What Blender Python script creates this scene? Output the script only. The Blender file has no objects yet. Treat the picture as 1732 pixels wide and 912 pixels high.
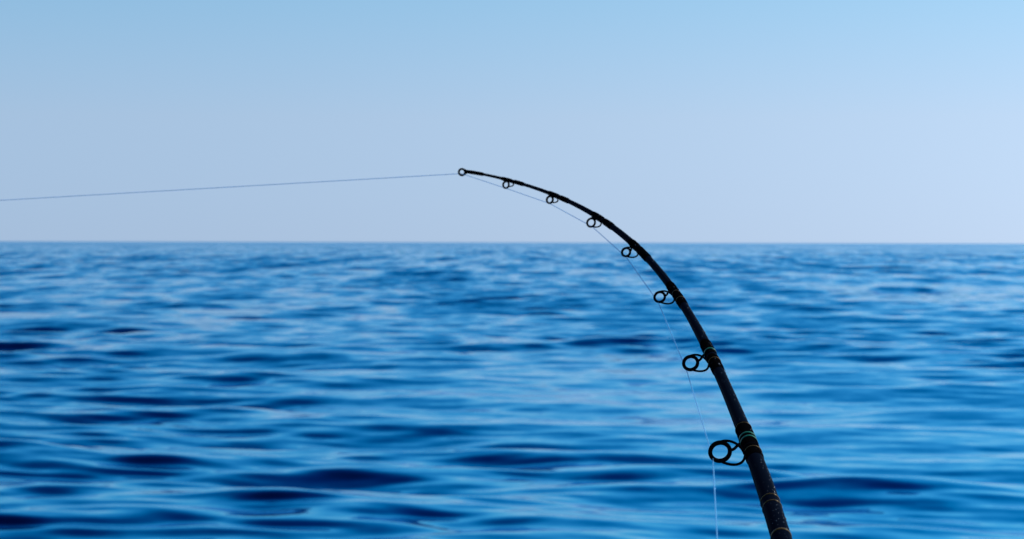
import bpy, bmesh, math, random
import numpy as np
from mathutils import Vector, Matrix

random.seed(7)

rng = np.random.default_rng(2)
scene = bpy.context.scene
COL = scene.collection

# ---------------------------------------------------------------- camera
CAM_H = 2.0
cam_data = bpy.data.cameras.new("camera")
cam = bpy.data.objects.new("camera", cam_data)
COL.objects.link(cam)
cam_data.sensor_width = 36.0
cam_data.lens = 70.0
cam_data.clip_start = 0.02
cam_data.clip_end = 120000.0
cam.matrix_world = (Matrix.Translation((0, 0, CAM_H))
                    @ Matrix.Rotation(math.radians(90 - 0.7825), 4, 'X')
                    @ Matrix.Rotation(math.radians(0.13), 4, 'Z'))
cam_data.dof.use_dof = True
cam_data.dof.focus_distance = 1.30
cam_data.dof.aperture_fstop = 25.0
cam_data.dof.aperture_blades = 0
scene.camera = cam

# ---------------------------------------------------------------- sky and sun
SUN_AZ, SUN_EL = 72.0, 40.0            # degrees clockwise from +Y (the view), and up
world = bpy.data.worlds.new("World")
scene.world = world
world.use_nodes = True
nt = world.node_tree
nt.nodes.clear()
w_out = nt.nodes.new("ShaderNodeOutputWorld")
w_bg = nt.nodes.new("ShaderNodeBackground")
w_sky = nt.nodes.new("ShaderNodeTexSky")
w_sky.sky_type = 'NISHITA'
w_sky.sun_disc = False
w_sky.sun_elevation = math.radians(SUN_EL)
w_sky.sun_rotation = math.radians(SUN_AZ)
w_sky.altitude = 0
w_sky.air_density = 0.6
w_sky.dust_density = 1.0
w_sky.ozone_density = 3.0
# the photograph's sky stays pale for a long way up: stretch the gradient above the horizon smoothly
w_geo = nt.nodes.new("ShaderNodeTexCoord")
w_sep = nt.nodes.new("ShaderNodeSeparateXYZ")
w_com = nt.nodes.new("ShaderNodeCombineXYZ")
nt.links.new(w_geo.outputs["Generated"], w_sep.inputs[0])


def w_math(op, a, b):
    n = nt.nodes.new("ShaderNodeMath")
    n.operation = op
    for i, v in enumerate((a, b)):
        if isinstance(v, (int, float)):
            n.inputs[i].default_value = v
        elif v is not None:
            nt.links.new(v, n.inputs[i])
    return n.outputs[0]


_z = w_math('MAXIMUM', w_sep.outputs[2], 0.0)
_z2 = w_math('ADD', w_math('MULTIPLY_ADD', _z, 0.28), w_math('MULTIPLY', w_math('MULTIPLY', _z, _z), 0.69))
_z2.node.inputs[0].links[0].from_node.inputs[2].default_value = 0.03
# keep the direction's bearing: shorten the level part so the length stays one
_h0 = w_math('SQRT', w_math('MAXIMUM', w_math('SUBTRACT', 1.0, w_math('MULTIPLY', _z, _z)), 1e-6), None)
_h1 = w_math('SQRT', w_math('MAXIMUM', w_math('SUBTRACT', 1.0, w_math('MULTIPLY', _z2, _z2)), 1e-6), None)
_f = w_math('DIVIDE', _h1, _h0)
nt.links.new(w_math('MULTIPLY', w_sep.outputs[0], _f), w_com.inputs[0])
nt.links.new(w_math('MULTIPLY', w_sep.outputs[1], _f), w_com.inputs[1])
nt.links.new(_z2, w_com.inputs[2])
nt.links.new(w_com.outputs[0], w_sky.inputs["Vector"])
w_tint = nt.nodes.new("ShaderNodeMix")
w_tint.data_type = 'RGBA'
w_tint.blend_type = 'MULTIPLY'
w_tint.inputs[0].default_value = 1.0
w_ramp = nt.nodes.new("ShaderNodeMix")
w_ramp.data_type = 'RGBA'
w_ramp.inputs[6].default_value = (1.297, 1.397, 1.712, 1)
w_ramp.inputs[7].default_value = (1.349, 1.402, 1.549, 1)
w_ramp2 = nt.nodes.new("ShaderNodeMix")
w_ramp2.data_type = 'RGBA'
w_ramp2.inputs[7].default_value = (1.118, 1.391, 1.480, 1)
nt.links.new(w_ramp.outputs[2], w_ramp2.inputs[6])
nt.links.new(w_math('MINIMUM', w_math('MULTIPLY', _z, 16.0), 1.0), w_ramp.inputs[0])
nt.links.new(w_math('MINIMUM', w_math('MAXIMUM', w_math('MULTIPLY', w_math('SUBTRACT', _z, 0.062), 17.5), 0.0), 1.0), w_ramp2.inputs[0])
nt.links.new(w_ramp2.outputs[2], w_tint.inputs[7])
nt.links.new(w_sky.outputs[0], w_tint.inputs[6])
nt.links.new(w_tint.outputs[2], w_bg.inputs[0])
w_bg.inputs[1].default_value = 0.10
nt.links.new(w_bg.outputs[0], w_out.inputs[0])

sun_data = bpy.data.lights.new("sun", 'SUN')
sun_data.energy = 4.5
sun_data.angle = math.radians(0.5)
sun_data.color = (1.0, 0.94, 0.85)
sun = bpy.data.objects.new("sun", sun_data)
COL.objects.link(sun)
_d = Vector((math.sin(math.radians(SUN_AZ)) * math.cos(math.radians(SUN_EL)),
             math.cos(math.radians(SUN_AZ)) * math.cos(math.radians(SUN_EL)),
             math.sin(math.radians(SUN_EL))))
sun.rotation_euler = _d.to_track_quat('Z', 'Y').to_euler()
sun.location = _d * 50

vs = scene.view_settings
scene.display_settings.display_device = 'sRGB'
vs.view_transform = 'Standard'
vs.look = 'None'
vs.exposure = 0.0
vs.gamma = 1.0
vs.use_curve_mapping = False
scene.cycles.use_denoising = True


# ---------------------------------------------------------------- materials
class Nodes:
    def __init__(self, name):
        self.m = bpy.data.materials.new(name)
        self.m.use_nodes = True
        self.t = self.m.node_tree
        self.b = self.t.nodes["Principled BSDF"]

    def new(self, kind, **kw):
        n = self.t.nodes.new(kind)
        for k, v in kw.items():
            setattr(n, k, v)
        return n

    def link(self, a, b):
        self.t.links.new(a, b)

    def set(self, **kw):
        for k, v in kw.items():
            self.b.inputs[k.replace('_', ' ')].default_value = v


def water_material():
    n = Nodes("sea water")
    geo = n.new("ShaderNodeNewGeometry")
    att = n.new("ShaderNodeAttribute", attribute_name="lost_slope")
    slopes = []
    # fine ripples everywhere; where the sheet is too coarse for the waves their slopes come from noise
    for scale, detail, amp, far, stretch in ((3.2, 4.0, 0.14, False, 0.9), (0.55, 5.0, 0.80, True, 0.8),
                                             (0.34, 3.0, 0.75, True, 0.045), (0.05, 2.0, 0.20, True, 0.12)):
        mp = n.new("ShaderNodeMapping")
        mp.inputs["Scale"].default_value = (scale, scale * stretch, 0.0)
        mp.inputs["Rotation"].default_value = (0, 0, math.radians(8 if far else -14))
        n.link(geo.outputs["Position"], mp.inputs["Vector"])
        nz = n.new("ShaderNodeTexNoise")
        nz.inputs["Scale"].default_value = 1.0
        nz.inputs["Detail"].default_value = detail
        nz.inputs["Roughness"].default_value = 0.55
        n.link(mp.outputs[0], nz.inputs["Vector"])
        sub = n.new("ShaderNodeVectorMath", operation='SUBTRACT')
        sub.inputs[1].default_value = (0.5, 0.5, 0.5)
        n.link(nz.outputs["Color"], sub.inputs[0])
        mul = n.new("ShaderNodeVectorMath", operation='MULTIPLY')
        mul.inputs[1].default_value = (amp * 0.7, amp, 0.0)
        n.link(sub.outputs[0], mul.inputs[0])
        out = mul.outputs[0]
        if far:
            sc = n.new("ShaderNodeVectorMath", operation='SCALE')
            n.link(out, sc.inputs[0])
            n.link(att.outputs["Fac"], sc.inputs["Scale"])
            out = sc.outputs[0]
        slopes.append(out)
    # the waves run towards the boat, so the unresolved ones show their steeper front faces
    lean = n.new("ShaderNodeVectorMath", operation='SCALE')
    lean.inputs[0].default_value = (0.01, -0.075, 0.0)
    n.link(att.outputs["Fac"], lean.inputs["Scale"])
    slopes.append(lean.outputs[0])
    acc = geo.outputs["Normal"]
    for s in slopes:
        ad = n.new("ShaderNodeVectorMath", operation='ADD')
        n.link(acc, ad.inputs[0])
        n.link(s, ad.inputs[1])
        acc = ad.outputs[0]
    nrm = n.new("ShaderNodeVectorMath", operation='NORMALIZE')
    n.link(acc, nrm.inputs[0])
    # clear blue water: a dark blue body under a Fresnel reflection that keeps less red the steeper one looks in
    fr = n.new("ShaderNodeFresnel")
    fr.inputs["IOR"].default_value = 1.42
    n.link(nrm.outputs[0], fr.inputs["Normal"])
    rp = n.new("ShaderNodeValToRGB")
    el = rp.color_ramp.elements
    el[0].position, el[0].color = 0.025, (0.0, 0.02, 0.20, 1)
    el[1].position, el[1].color = 0.80, (0.70, 0.88, 1.0, 1)
    for p_, c_ in ((0.075, (0.0, 0.17, 0.62, 1)), (0.20, (0.0, 0.65, 1.0, 1)), (0.42, (0.17, 0.755, 1.0, 1))):
        e = el.new(p_)
        e.color = c_
    n.link(fr.outputs[0], rp.inputs["Fac"])
    fac = n.new("ShaderNodeMath", operation='POWER')
    n.link(fr.outputs[0], fac.inputs[0])
    fac.inputs[1].default_value = 0.31
    gl = n.new("ShaderNodeBsdfGlossy")
    gl.inputs["Roughness"].default_value = 0.07
    n.link(rp.outputs[0], gl.inputs["Color"])
    n.link(nrm.outputs[0], gl.inputs["Normal"])
    df = n.new("ShaderNodeBsdfDiffuse")
    df.inputs["Color"].default_value = (0.0, 0.002, 0.016, 1)
    mx = n.new("ShaderNodeMixShader")
    n.link(fac.outputs[0], mx.inputs[0])
    n.link(df.outputs[0], mx.inputs[1])
    n.link(gl.outputs[0], mx.inputs[2])
    n.t.nodes.remove(n.b)
    n.link(mx.outputs[0], n.t.nodes["Material Output"].inputs["Surface"])
    return n.m


def glossy_black(name, col, rough, bump_scale=900.0, bump=0.25, dots=True, spec=0.0):
    n = Nodes(name)
    n.set(Base_Color=(*col, 1), Roughness=rough, IOR=1.5, Specular_IOR_Level=spec)
    tc = n.new("ShaderNodeTexCoord")
    nz = n.new("ShaderNodeTexNoise")
    nz.inputs["Scale"].default_value = bump_scale
    nz.inputs["Detail"].default_value = 3.0
    n.link(tc.outputs["Object"], nz.inputs["Vector"])
    bp = n.new("ShaderNodeBump")
    bp.inputs["Strength"].default_value = bump
    bp.inputs["Distance"].default_value = 0.0006
    n.link(nz.outputs["Fac"], bp.inputs["Height"])
    n.link(bp.outputs[0], n.b.inputs["Normal"])
    if dots:                                         # dried salt specks
        vo = n.new("ShaderNodeTexNoise")
        vo.inputs["Scale"].default_value = bump_scale * 0.75
        vo.inputs["Detail"].default_value = 1.0
        n.link(tc.outputs["Object"], vo.inputs["Vector"])
        rp = n.new("ShaderNodeValToRGB")
        rp.color_ramp.elements[0].position = 0.74
        rp.color_ramp.elements[0].color = (*col, 1)
        rp.color_ramp.elements[1].position = 0.8
        rp.color_ramp.elements[1].color = (0.10, 0.11, 0.13, 1)
        n.link(vo.outputs["Fac"], rp.inputs["Fac"])
        n.link(rp.outputs[0], n.b.inputs["Base Color"])
    return n.m


def thread_metal(name, col):
    n = Nodes(name)
    n.set(Base_Color=(*col, 1), Roughness=0.3, Specular_IOR_Level=0.15)
    top = max(col)
    n.b.inputs["Specular Tint"].default_value = (*[min(1.0, c / top + 0.1) for c in col], 1)
    n.b.inputs["Coat Weight"].default_value = 0.0
    tc = n.new("ShaderNodeTexCoord")
    nz = n.new("ShaderNodeTexNoise")
    nz.inputs["Scale"].default_value = 1500.0
    n.link(tc.outputs["Object"], nz.inputs["Vector"])
    bp = n.new("ShaderNodeBump")
    bp.inputs["Strength"].default_value = 0.4
    bp.inputs["Distance"].default_value = 0.0004
    n.link(nz.outputs["Fac"], bp.inputs["Height"])
    n.link(bp.outputs[0], n.b.inputs["Normal"])
    return n.m


def line_material():
    n = Nodes("pale monofilament")
    n.set(Base_Color=(0.14, 0.46, 0.80, 1), Roughness=0.4, IOR=1.3, Alpha=0.34)
    tc = n.new("ShaderNodeTexCoord")
    nz = n.new("ShaderNodeTexNoise")
    nz.inputs["Scale"].default_value = 60.0
    n.link(tc.outputs["Object"], nz.inputs["Vector"])
    mr = n.new("ShaderNodeMapRange")
    mr.inputs["To Min"].default_value = 0.15
    mr.inputs["To Max"].default_value = 0.4
    n.link(nz.outputs["Fac"], mr.inputs["Value"])
    n.link(mr.outputs[0], n.b.inputs["Roughness"])
    return n.m


M_WATER = water_material()
M_BLANK = glossy_black("black rod blank", (0.0018, 0.0035, 0.0085), 0.25, 900.0, 0.10, True, 0.0008)
M_WRAP = glossy_black("epoxied dark thread", (0.0015, 0.0015, 0.002), 0.16, 700.0, 0.12)
M_RING = glossy_black("black guide metal", (0.002, 0.002, 0.003), 0.24, 600.0, 0.05, False)
M_INSERT = glossy_black("dark ceramic insert", (0.004, 0.004, 0.005), 0.12, 600.0, 0.02, False)
M_GOLD = thread_metal("gold metallic thread", (0.05, 0.029, 0.006))
M_GREEN = thread_metal("green metallic thread", (0.0, 0.075, 0.045))
M_LINE = line_material()
_n = Nodes("beaded spray")
_n.set(Base_Color=(0.03, 0.04, 0.055, 1), Roughness=0.2, IOR=1.6)
M_DROP = _n.m


# ---------------------------------------------------------------- the sea
def build_sea():
    # rings of vertices round the point under the camera, close where waves are near, out to the horizon
    r = [0.6]
    while r[-1] < 30000.0:
        d = r[-1]
        if d < 6.5:
            s = max(0.12, d * 0.10)
        elif d < 270:
            s = min(0.042 + max(0.0, d - 15.0) * 0.0045, 0.5)
        else:
            s = (d - 270) * 0.015 + 0.5 if d < 1000 else 11.5 + (d - 1000) * 0.08
        r.append(d + s)
    r = np.array(r)
    dense = np.radians(np.linspace(-29, 29, 860))
    side = np.radians(np.arange(33, 328, 4.0))
    ang = np.concatenate([dense, side])               # clockwise from +Y
    dang = np.concatenate([np.full(len(dense), dense[1] - dense[0]), np.full(len(side), math.radians(4.0))])
    R, A = np.meshgrid(r, ang, indexing='ij')
    dR = np.gradient(r)[:, None] * np.ones_like(A)
    dT = R * dang[None, :]
    X, Y = R * np.sin(A), R * np.cos(A)
    er = (np.sin(A), np.cos(A))
    et = (np.cos(A), -np.sin(A))
    Z = np.zeros_like(X)
    kept = np.zeros_like(X)
    total = 0.0
    # slow patches where the wind ruffles the water more and less
    gust = np.zeros_like(X)
    for _ in range(7):
        lam = rng.uniform(14, 60)
        th = rng.uniform(0, 2 * math.pi)
        gust += np.sin(2 * math.pi / lam * (X * math.cos(th) + Y * math.sin(th)) + rng.uniform(0, 6.28))
    gust = np.clip(1.0 + 0.16 * gust, 0.45, 1.6)
    n_wave = 120
    lams = np.exp(np.linspace(math.log(0.27), math.log(9.0), n_wave))
    lams = np.concatenate([lams, np.exp(np.linspace(math.log(10), math.log(26), 12))])
    for lam in lams:
        lam *= rng.uniform(0.96, 1.04)
        spread = 16 if lam < 0.7 else 30 if lam < 3.0 else 15 if lam < 10 else 35
        th = math.radians(rng.normal(-98, spread))  # travelling roughly towards the camera
        kx, ky = 2 * math.pi / lam * math.cos(th), 2 * math.pi / lam * math.sin(th)
        k = 2 * math.pi / lam
        slope = SLOPE * (0.9 if lam < 0.5 else 1.25 if lam < 1.7 else 1.0 if lam < 2.6 else 0.72 if lam < 4 else 0.5)
        step = np.maximum(np.abs(kx * er[0] + ky * er[1]) * dR, np.abs(kx * et[0] + ky * et[1]) * dT)
        w = 1.0 - np.clip((step - 0.9) / 1.2, 0, 1)
        ph = kx * X + ky * Y + rng.uniform(0, 6.28)
        g = gust if lam < 3 else 1.0
        Z += w * g * slope / k * np.sin(ph)
        kept += w * slope ** 2
        total += slope ** 2
    # longer, steeper waves added nearby for dark foreground bands, fading with distance
    near_fade = np.exp(-(R / 27.0) ** 4)
    for lam, deg, sl in NEAR_WAVES:
        th = math.radians(deg)
        kx, ky = 2 * math.pi / lam * math.cos(th), 2 * math.pi / lam * math.sin(th)
        Z += near_fade * sl * lam / (2 * math.pi) * np.sin(kx * X + ky * Y + rng.uniform(0, 6.28))
    # separate steep crests added where dark bands should show: x, y, half length, half width, height, skew
    for cx_, cy_, hx, hy, a_, sk in CRESTS:
        u_ = X - cx_
        v_ = Y - cy_ - sk * u_ + 0.10 * np.sin(1.7 * u_ + cx_)
        Z += a_ * np.exp(-(u_ / hx) ** 2 * 0.5) * np.exp(-(v_ / hy) ** 2 * 0.5)
    nr, na = X.shape
    # waves lean over towards the boat: steep narrow fronts, long gentle backs
    lean = LEAN * Z * np.clip(1.6 - dR, 0, 1)
    X, Y = X - 0.14 * lean, Y - lean
    co = np.stack([X, Y, Z], -1).reshape(-1, 3)
    co = np.vstack([co, [[0, 0, 0]]]).astype(np.float32)
    i = np.arange(nr - 1)[:, None] * na
    j = np.arange(na)[None, :]
    j2 = (j + 1) % na
    quads = np.stack([i + j, i + j2, i + na + j2, i + na + j], -1).reshape(-1, 4)
    c = nr * na
    tris = np.stack([np.full(na, c), np.arange(na), (np.arange(na) + 1) % na], -1)[:, ::-1]
    me = bpy.data.meshes.new("sea")
    me.vertices.add(len(co))
    me.vertices.foreach_set("co", co.ravel())
    loops = np.concatenate([quads.ravel(), tris.ravel()]).astype(np.int32)
    me.loops.add(len(loops))
    me.loops.foreach_set("vertex_index", loops)
    starts = np.concatenate([np.arange(len(quads)) * 4, len(quads) * 4 + np.arange(len(tris)) * 3]).astype(np.int32)
    me.polygons.add(len(starts))
    me.polygons.foreach_set("loop_start", starts)
    me.polygons.foreach_set("use_smooth", np.ones(len(starts), dtype=bool))
    me.update(calc_edges=True)
    lost = np.sqrt(np.clip(1 - kept / total, 0, 1)).astype(np.float32).ravel()
    at = me.attributes.new("lost_slope", 'FLOAT', 'POINT')
    at.data.foreach_set("value", np.concatenate([lost, [0.0]]).astype(np.float32))
    me.materials.append(M_WATER)
    o = bpy.data.objects.new("sea", me)
    o["kind"] = "structure"
    COL.objects.link(o)
    return o


NEAR_WAVES = [(2.3, -112, 0.022), (2.9, -84, 0.025), (3.6, -103, 0.032), (4.6, -94, 0.03)]   # length, heading, slope
CRESTS = [(-4.4, 18.6, 1.0, 0.42, 0.12, -0.08), (0.45, 19.0, 1.0, 0.42, 0.15, -0.04), (-2.1, 15.5, 1.15, 0.38, 0.09, -0.14),
          (3.0, 16.3, 1.25, 0.42, 0.155, -0.08), (1.6, 17.6, 1.0, 0.38, 0.115, -0.10), (5.3, 23.2, 1.0, 0.48, 0.14, 0.02),
          (0.5, 16.2, 1.0, 0.34, 0.09, -0.18)]
LEAN = 1.6
SLOPE = 0.0165
build_sea()

# ---------------------------------------------------------------- the rod: measurements in metres
# BEGIN DATA
CURVE = [(-0.04585, 1.97336, 2.07009), (-0.03288, 1.95449, 2.06744), (-0.02021, 1.93466, 2.06431), (-0.00786, 1.91395, 2.06081),
         (0.00415, 1.89243, 2.05699), (0.01579, 1.87017, 2.05285), (0.02702, 1.84726, 2.04841), (0.03780, 1.82376, 2.04364),
         (0.04810, 1.79973, 2.03852), (0.05789, 1.77526, 2.03305), (0.06712, 1.75039, 2.02723), (0.07578, 1.72520, 2.02107),
         (0.08383, 1.69975, 2.01459), (0.09128, 1.67410, 2.00782), (0.09810, 1.64830, 2.00080), (0.10430, 1.62242, 1.99359),
         (0.10989, 1.59651, 1.98623), (0.11490, 1.57063, 1.97877), (0.11934, 1.54482, 1.97126), (0.12325, 1.51914, 1.96376),
         (0.12667, 1.49363, 1.95631), (0.12963, 1.46835, 1.94895), (0.13220, 1.44333, 1.94171), (0.13440, 1.41862, 1.93461),
         (0.13630, 1.39426, 1.92768), (0.13792, 1.37029, 1.92094), (0.13932, 1.34675, 1.91438), (0.14053, 1.32367, 1.90800),
         (0.14158, 1.30108, 1.90182), (0.14249, 1.27903, 1.89582), (0.14329, 1.25753, 1.89000), (0.14399, 1.23662, 1.88434),
         (0.14459, 1.21632, 1.87885), (0.14511, 1.19666, 1.87351), (0.14553, 1.17766, 1.86831), (0.14586, 1.15934, 1.86324),
         (0.14611, 1.14172, 1.85830), (0.14628, 1.12482, 1.85346), (0.14640, 1.10865, 1.84870), (0.14650, 1.09323, 1.84398),
         (0.14665, 1.07857, 1.83927), (0.14713, 1.03098, 1.82395), (0.14760, 0.98338, 1.80864), (0.14808, 0.93579, 1.79333),
         (0.14856, 0.88819, 1.77802), (0.14903, 0.84060, 1.76270)]
RAD = [(0.0398,0.00132), (0.0625,0.00140), (0.1405,0.00165), (0.2259,0.00211), (0.2519,0.00226), (0.3327,0.00269), (0.4440,0.00299), (0.5719,0.00328), (0.5995,0.00360), (0.7256,0.00405), (0.7705,0.00440), (0.8864,0.00538), (0.9599,0.00562)]
WRAPS = [(0.0000,0.0322), (0.0660,0.0872), (0.0897,0.1110), (0.1632,0.1854), (0.1878,0.2078), (0.2652,0.2901), (0.2933,0.3158), (0.3658,0.3863), (0.3880,0.4182), (0.4879,0.5090), (0.5107,0.5407), (0.6265,0.6556), (0.6581,0.6874), (0.7940,0.8307), (0.8315,0.8490)]
WRAP_T = 0.00046
GUIDES = [(0.8274,(-0.9894,0.0137,-0.1446),0.01864,0.00473,0.00717,(0.12224,1.20704,1.86923)),
          (0.6551,(-0.9567,0.0202,-0.2903),0.01512,0.00375,0.00591,(0.12063,1.37340,1.91201)),
          (0.5090,(-0.9717,-0.0675,-0.2265),0.01251,0.00310,0.00485,(0.11087,1.51173,1.95513)),
          (0.3854,(-0.9415,-0.1329,-0.3096),0.01030,0.00261,0.00430,(0.09324,1.62837,1.98827)),
          (0.2814,(-0.8641,-0.1670,-0.4748),0.00843,0.00287,0.00445,(0.06947,1.72537,2.01358)),
          (0.1761,(-0.7042,-0.1664,-0.6903),0.00610,0.00227,0.00394,(0.03446,1.82136,2.03548)),
          (0.0801,(-0.4741,-0.1129,-0.8732),0.00512,0.00238,0.00396,(-0.00595,1.90637,2.05164)),]
BANDS = [(0.7973, 0.0008, "gold"), (0.8147, 0.0022, "green"), (0.8207, 0.0022, "green"), (0.8385, 0.0010, "gold"), (0.6483, 0.0022, "green"), (0.6679, 0.0010, "gold"), (0.5118, 0.0011, "gold"), (0.5281, 0.0010, "gold"), (0.9123, 0.0010, "gold"), (0.9210, 0.0010, "gold"), (0.9590, 0.0010, "gold")]
TIP_RING = (-0.05001, 1.98114, 2.06966)
LINE_OUT = [(-0.05049, 1.98162, 2.06821), (-0.53498, 2.08078, 2.04263), (-39.22504, 9.99940, 0.00000)]
LINE_REEL = [(0.09217, 0.84808, 1.79498)]
LINE_KNOT = (0.11824, 1.15635, 1.85688)
KD = Vector((-0.01150, -0.13740, -0.02863)).normalized()
# END DATA
A = [0.0]
for p, q in zip(CURVE, CURVE[1:]):
    A.append(A[-1] + (Vector(q) - Vector(p)).length)
CV = np.array(CURVE)
A = np.array(A)
RODLEN = float(A[-1])


def pos(s):
    # Catmull-Rom through the measured points
    i = int(np.clip(np.searchsorted(A, s) - 1, 0, len(A) - 2))
    u = (s - A[i]) / (A[i + 1] - A[i])
    p1, p2 = CV[i], CV[i + 1]
    p0 = CV[i - 1] if i > 0 else 2 * p1 - p2
    p3 = CV[i + 2] if i + 2 < len(CV) else 2 * p2 - p1
    if u < 0 or u > 1:
        return Vector(p1 + (p2 - p1) * u)
    v = 0.5 * (2 * p1 + (p2 - p0) * u + (2 * p0 - 5 * p1 + 4 * p2 - p3) * u * u + (3 * p1 - p0 - 3 * p2 + p3) * u ** 3)
    return Vector(v)


def tan(s):                                           # towards the tip
    return (pos(s - 0.002) - pos(s + 0.002)).normalized()


def rad(s):
    return float(np.interp(s, [a for a, _ in RAD], [b for _, b in RAD]))


ORIGIN = Vector(CURVE[-1])
rod = bpy.data.objects.new("fishing_rod", None)
rod.location = ORIGIN
rod["label"] = "black fishing rod bent over to the left with ringed line guides along it"
rod["category"] = "fishing rod"
COL.objects.link(rod)


def add(name, bm, mat, parent=None, offset=None):
    """one mesh object from a bmesh in world coordinates; a child keeps its own origin"""
    off = Vector(offset) if offset is not None else Vector((0, 0, 0))
    bmesh.ops.recalc_face_normals(bm, faces=bm.faces)
    for v in bm.verts:
        v.co -= off
    me = bpy.data.meshes.new(name)
    bm.to_mesh(me)
    bm.free()
    for p in me.polygons:
        p.use_smooth = True
    me.materials.append(mat)
    o = bpy.data.objects.new(name, me)
    COL.objects.link(o)
    o.location = off
    if parent is not None:
        o.parent = parent
        w = Vector((0, 0, 0))
        q = parent
        while q is not None:
            w += q.location
            q = q.parent
        o.location = off - w
    return o


def tube(bm, pts, radii, seg=12, caps=True):
    pts = [Vector(p) for p in pts]
    n = len(pts)
    if not hasattr(radii, '__len__'):
        radii = [radii] * n
    rows = []
    side = None
    for i, p in enumerate(pts):
        t = (pts[min(i + 1, n - 1)] - pts[max(i - 1, 0)]).normalized()
        if side is None:
            side = t.orthogonal().normalized()
        side = (side - t * side.dot(t)).normalized()
        b = t.cross(side)
        rows.append([bm.verts.new(p + (side * math.cos(a) + b * math.sin(a)) * radii[i])
                     for a in [2 * math.pi * k / seg for k in range(seg)]])
    for a, b in zip(rows, rows[1:]):
        for k in range(seg):
            bm.faces.new((a[k], a[(k + 1) % seg], b[(k + 1) % seg], b[k]))
    if caps:
        bm.faces.new(rows[0])
        bm.faces.new(rows[-1][::-1])
    return bm


def torus(bm, c, axis, R, r, depth=None, seg=40, sub=12, ref=None):
    """ring round an axis; depth = half length along the axis"""
    axis = axis.normalized()
    e1 = axis.orthogonal().normalized()
    e2 = axis.cross(e1)
    d = depth or r
    rows = []
    for i in range(seg):
        a = 2 * math.pi * i / seg
        o = e1 * math.cos(a) + e2 * math.sin(a)
        rows.append([bm.verts.new(c + o * (R + r * math.cos(b)) + axis * d * math.sin(b))
                     for b in [2 * math.pi * k / sub for k in range(sub)]])
    for i in range(seg):
        a, b = rows[i], rows[(i + 1) % seg]
        for k in range(sub):
            bm.faces.new((a[k], a[(k + 1) % sub], b[(k + 1) % sub], b[k]))
    return bm


def bezier(p0, p1, p2, p3, n=14):
    out = []
    for i in range(n):
        u = i / (n - 1)
        v = 1 - u
        out.append(p0 * v ** 3 + p1 * 3 * u * v * v + p2 * 3 * u * u * v + p3 * u ** 3)
    return out


# blank
ss = np.linspace(0.0, RODLEN, 170)
add("blank", tube(bmesh.new(), [pos(s) for s in ss], [rad(s) for s in ss], 28), M_BLANK, rod, ORIGIN)

# thread wraps, rounded over with epoxy at both ends
for s0, s1 in WRAPS:
    n = max(10, int((s1 - s0) / 0.0012))
    bm = bmesh.new()
    P_, R_ = [], []
    for i in range(n + 1):
        u = i / n
        s = s0 + (s1 - s0) * u
        e = min(u, 1 - u) * (s1 - s0)
        edge = min(1.0, e / 0.0045)
        thick = (0.00006 + WRAP_T * math.sin(edge * math.pi / 2) ** 0.8)
        lump = 1 + 0.10 * math.sin(s * 900) * edge
        P_.append(pos(s))
        R_.append(rad(s) + thick * lump)
    tube(bm, P_, R_, 28)
    add("thread_wrap", bm, M_WRAP, rod, pos((s0 + s1) / 2))


def band(s, width, mat, name, lift):
    bm = bmesh.new()
    P_, R_ = [], []
    for i in range(9):
        u = i / 8
        P_.append(pos(s + (u - 0.5) * width))
        R_.append(rad(s) + lift + 0.00026 * math.sin(math.pi * u) ** 0.7)
    tube(bm, P_, R_, 32)
    return add(name, bm, mat, rod, pos(s))


for s, w, kind in BANDS:
    wrapped = any(a - 0.001 < s < b + 0.001 for a, b in WRAPS)
    inner = any(a + 0.003 < s < b - 0.003 for a, b in WRAPS)
    lift = WRAP_T + 0.00002 if inner else (0.0002 if wrapped else 0.00005)
    band(s, w, M_GOLD if kind == 'gold' else M_GREEN, kind + "_band", lift)

# spray beaded on the upper and right hand side of the rod
def drops():
    dome = [(0.0, 0.0, 1.0)] + [(math.cos(k * math.pi / 3) * math.sin(b), math.sin(k * math.pi / 3) * math.sin(b), math.cos(b))
                                for b in (0.6, 1.15, 1.75) for k in range(6)]
    faces = [(0, 1 + k, 1 + (k + 1) % 6) for k in range(6)]
    for ring in (0, 6):
        faces += [(1 + ring + k, 7 + ring + k, 7 + ring + (k + 1) % 6, 1 + ring + (k + 1) % 6) for k in range(6)]
    bm = bmesh.new()
    r_ = random.Random(5)
    for _ in range(420):
        s_ = 0.30 + 0.75 * r_.random() ** 0.8
        t = tan(s_)
        side = (Vector((1, 0, 0)) - t * t.x).normalized()
        upv = t.cross(side)
        if upv.z < 0:
            upv = -upv
        a = math.radians(r_.gauss(22, 40))
        nrm = side * math.cos(a) + upv * math.sin(a)
        inw = any(x - 0.002 < s_ < y + 0.002 for x, y in WRAPS)
        p = pos(s_) + nrm * (rad(s_) + (WRAP_T if inw else 0.0))
        q = r_.uniform(0.00012, 0.00046) * (1.5 if r_.random() < 0.08 else 1.0)
        m = Matrix.Translation(p) @ nrm.to_track_quat('Z', 'Y').to_matrix().to_4x4() @ Matrix.Diagonal((q, q, q * 0.6, 1))
        vs_ = [bm.verts.new(m @ Vector(d_)) for d_ in dome]
        for f_ in faces:
            bm.faces.new([vs_[i_] for i_ in f_])
    o = add("water_drops", bm, M_DROP, rod, ORIGIN)
    o["kind"] = "stuff"


drops()

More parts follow.
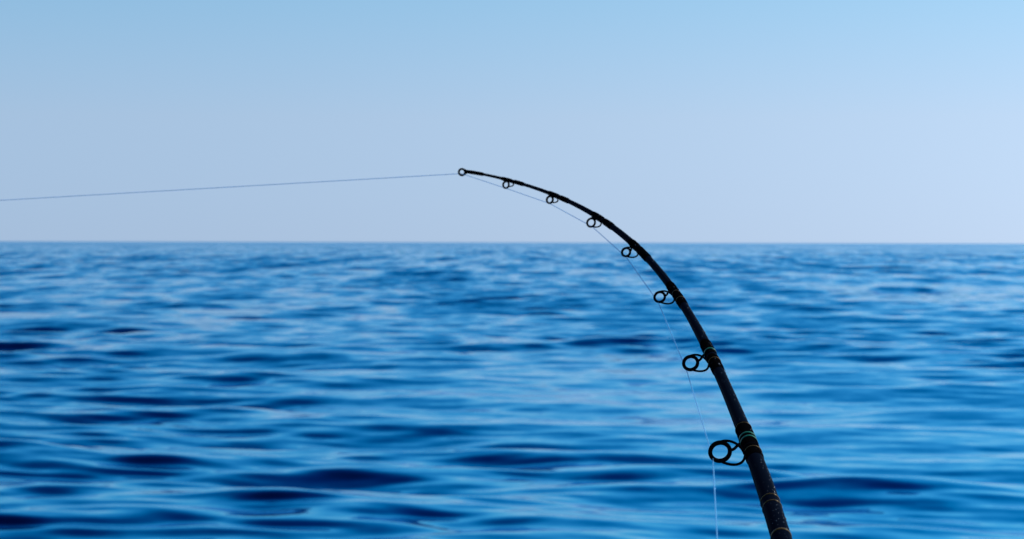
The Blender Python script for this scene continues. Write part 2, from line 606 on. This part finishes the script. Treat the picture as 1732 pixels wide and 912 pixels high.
# line guides
for s, u, h, ri, ro, k in GUIDES:
    u = Vector(u).normalized()
    base = pos(s)
    t = tan(s)
    u = (u - t * u.dot(t)).normalized()
    v = t.cross(u)
    c = base + u * h
    g = bpy.data.objects.new("line_guide", None)
    g.location = c - rod.location
    g.parent = rod
    COL.objects.link(g)
    mid, th = (ri + ro) / 2, (ro - ri) / 2
    add("ring", torus(bmesh.new(), c, t, ri + th * 1.18, th * 0.95, th * 1.1), M_RING, g, c)
    add("ring_insert", torus(bmesh.new(), c, t, ri + th * 0.42, th * 0.44, th * 1.35), M_INSERT, g, c)
    wire = max(0.00062, 0.07 * ro + 0.00032)
    run = 0.0095 + 0.1 * h
    rr = rad(s) + WRAP_T * 0.5
    foot = pos(s + run) + (u - tan(s + run) * u.dot(tan(s + run))).normalized() * rr
    for sg in (-1, 1):
        p0 = c + v * sg * mid * 1.02 + u * mid * 0.10
        p1 = p0 - u * (h - rr) * 0.50 + v * sg * ro * 0.50 - t * run * 0.30
        p2 = foot + v * sg * ro * 1.00 + u * (h - rr) * 0.10 + t * run * 0.15
        p3 = foot + v * sg * rr * 0.15
        add("frame_leg", tube(bmesh.new(), bezier(p0, p1, p2, p3, 18), wire, 10), M_RING, g, (p0 + p3) / 2)
    fs = s - run * 0.75
    f2 = pos(fs) + (u - tan(fs) * u.dot(tan(fs))).normalized() * (rad(fs) + 0.0002)
    q0 = c - u * mid
    add("strut", tube(bmesh.new(), bezier(q0, q0 - u * (h - rr) * 0.3, f2 + u * (h - rr) * 0.25 - t * run * .2, f2, 12), wire * 1.15, 10),
        M_RING, g, (q0 + f2) / 2)

# tip top: tube end with its ring
tt = tan(0.003)
c = Vector(TIP_RING)
g = bpy.data.objects.new("tip_guide", None)
g.location = c - rod.location
g.parent = rod
COL.objects.link(g)
ax = (Vector((0, 1, 0)) * 0.86 + tt * 0.5).normalized()
add("ring", torus(bmesh.new(), c, ax, 0.00315, 0.00105, 0.0013), M_RING, g, c)
add("ring_insert", torus(bmesh.new(), c, ax, 0.00262, 0.00034, 0.0012), M_INSERT, g, c)
vv = (Vector((0, 0, 1)) - ax * ax.z).normalized()
e = pos(0.004)
for sg in (-1, 1):
    p0 = c + vv * sg * 0.0033 - tt * 0.0012
    p3 = e + vv * sg * 0.0009
    add("frame_leg", tube(bmesh.new(), bezier(p0, p0 - tt * 0.003, p3 + tt * 0.004 + vv * sg * 0.0004, p3, 10), 0.00055, 8), M_RING, g, (p0 + p3) / 2)
add("tube_socket", tube(bmesh.new(), [pos(x) for x in (0.0005, 0.003, 0.008, 0.014, 0.02)], [0.0012, 0.0017, 0.0019, 0.0019, 0.0017], 16), M_RING, g, pos(0.01))

# ---------------------------------------------------------------- the line: one thing from the reel side to the water
LR = 0.00052
contacts = [Vector(k) for *_, k in GUIDES]
pts = [Vector(p) for p in LINE_REEL] + contacts + [Vector(p) for p in LINE_OUT]
# ease the line round each ring
path = [pts[0]]
for a, b, d in zip(pts, pts[1:], pts[2:]):
    e = min(0.004, (b - a).length * .2, (d - b).length * .2)
    for q in bezier(b + (a - b).normalized() * e, b, b, b + (d - b).normalized() * e, 5):
        path.append(q)
path.append(pts[-1])
ln = add("fishing_line", tube(bmesh.new(), path, LR, 8), M_LINE, None, pts[len(LINE_REEL) + len(contacts)])
ln["label"] = "thin pale fishing line running through the rod's rings and off to the left"
ln["category"] = "fishing line"
kn = Vector(LINE_KNOT)
bm = bmesh.new()
tube(bm, [kn + KD * x for x in (-0.0014, -0.0009, 0, 0.0009, 0.0014)], [0.00026, 0.00062, 0.0007, 0.0006, 0.00026], 10)
add("knot", bm, M_LINE, ln, kn)
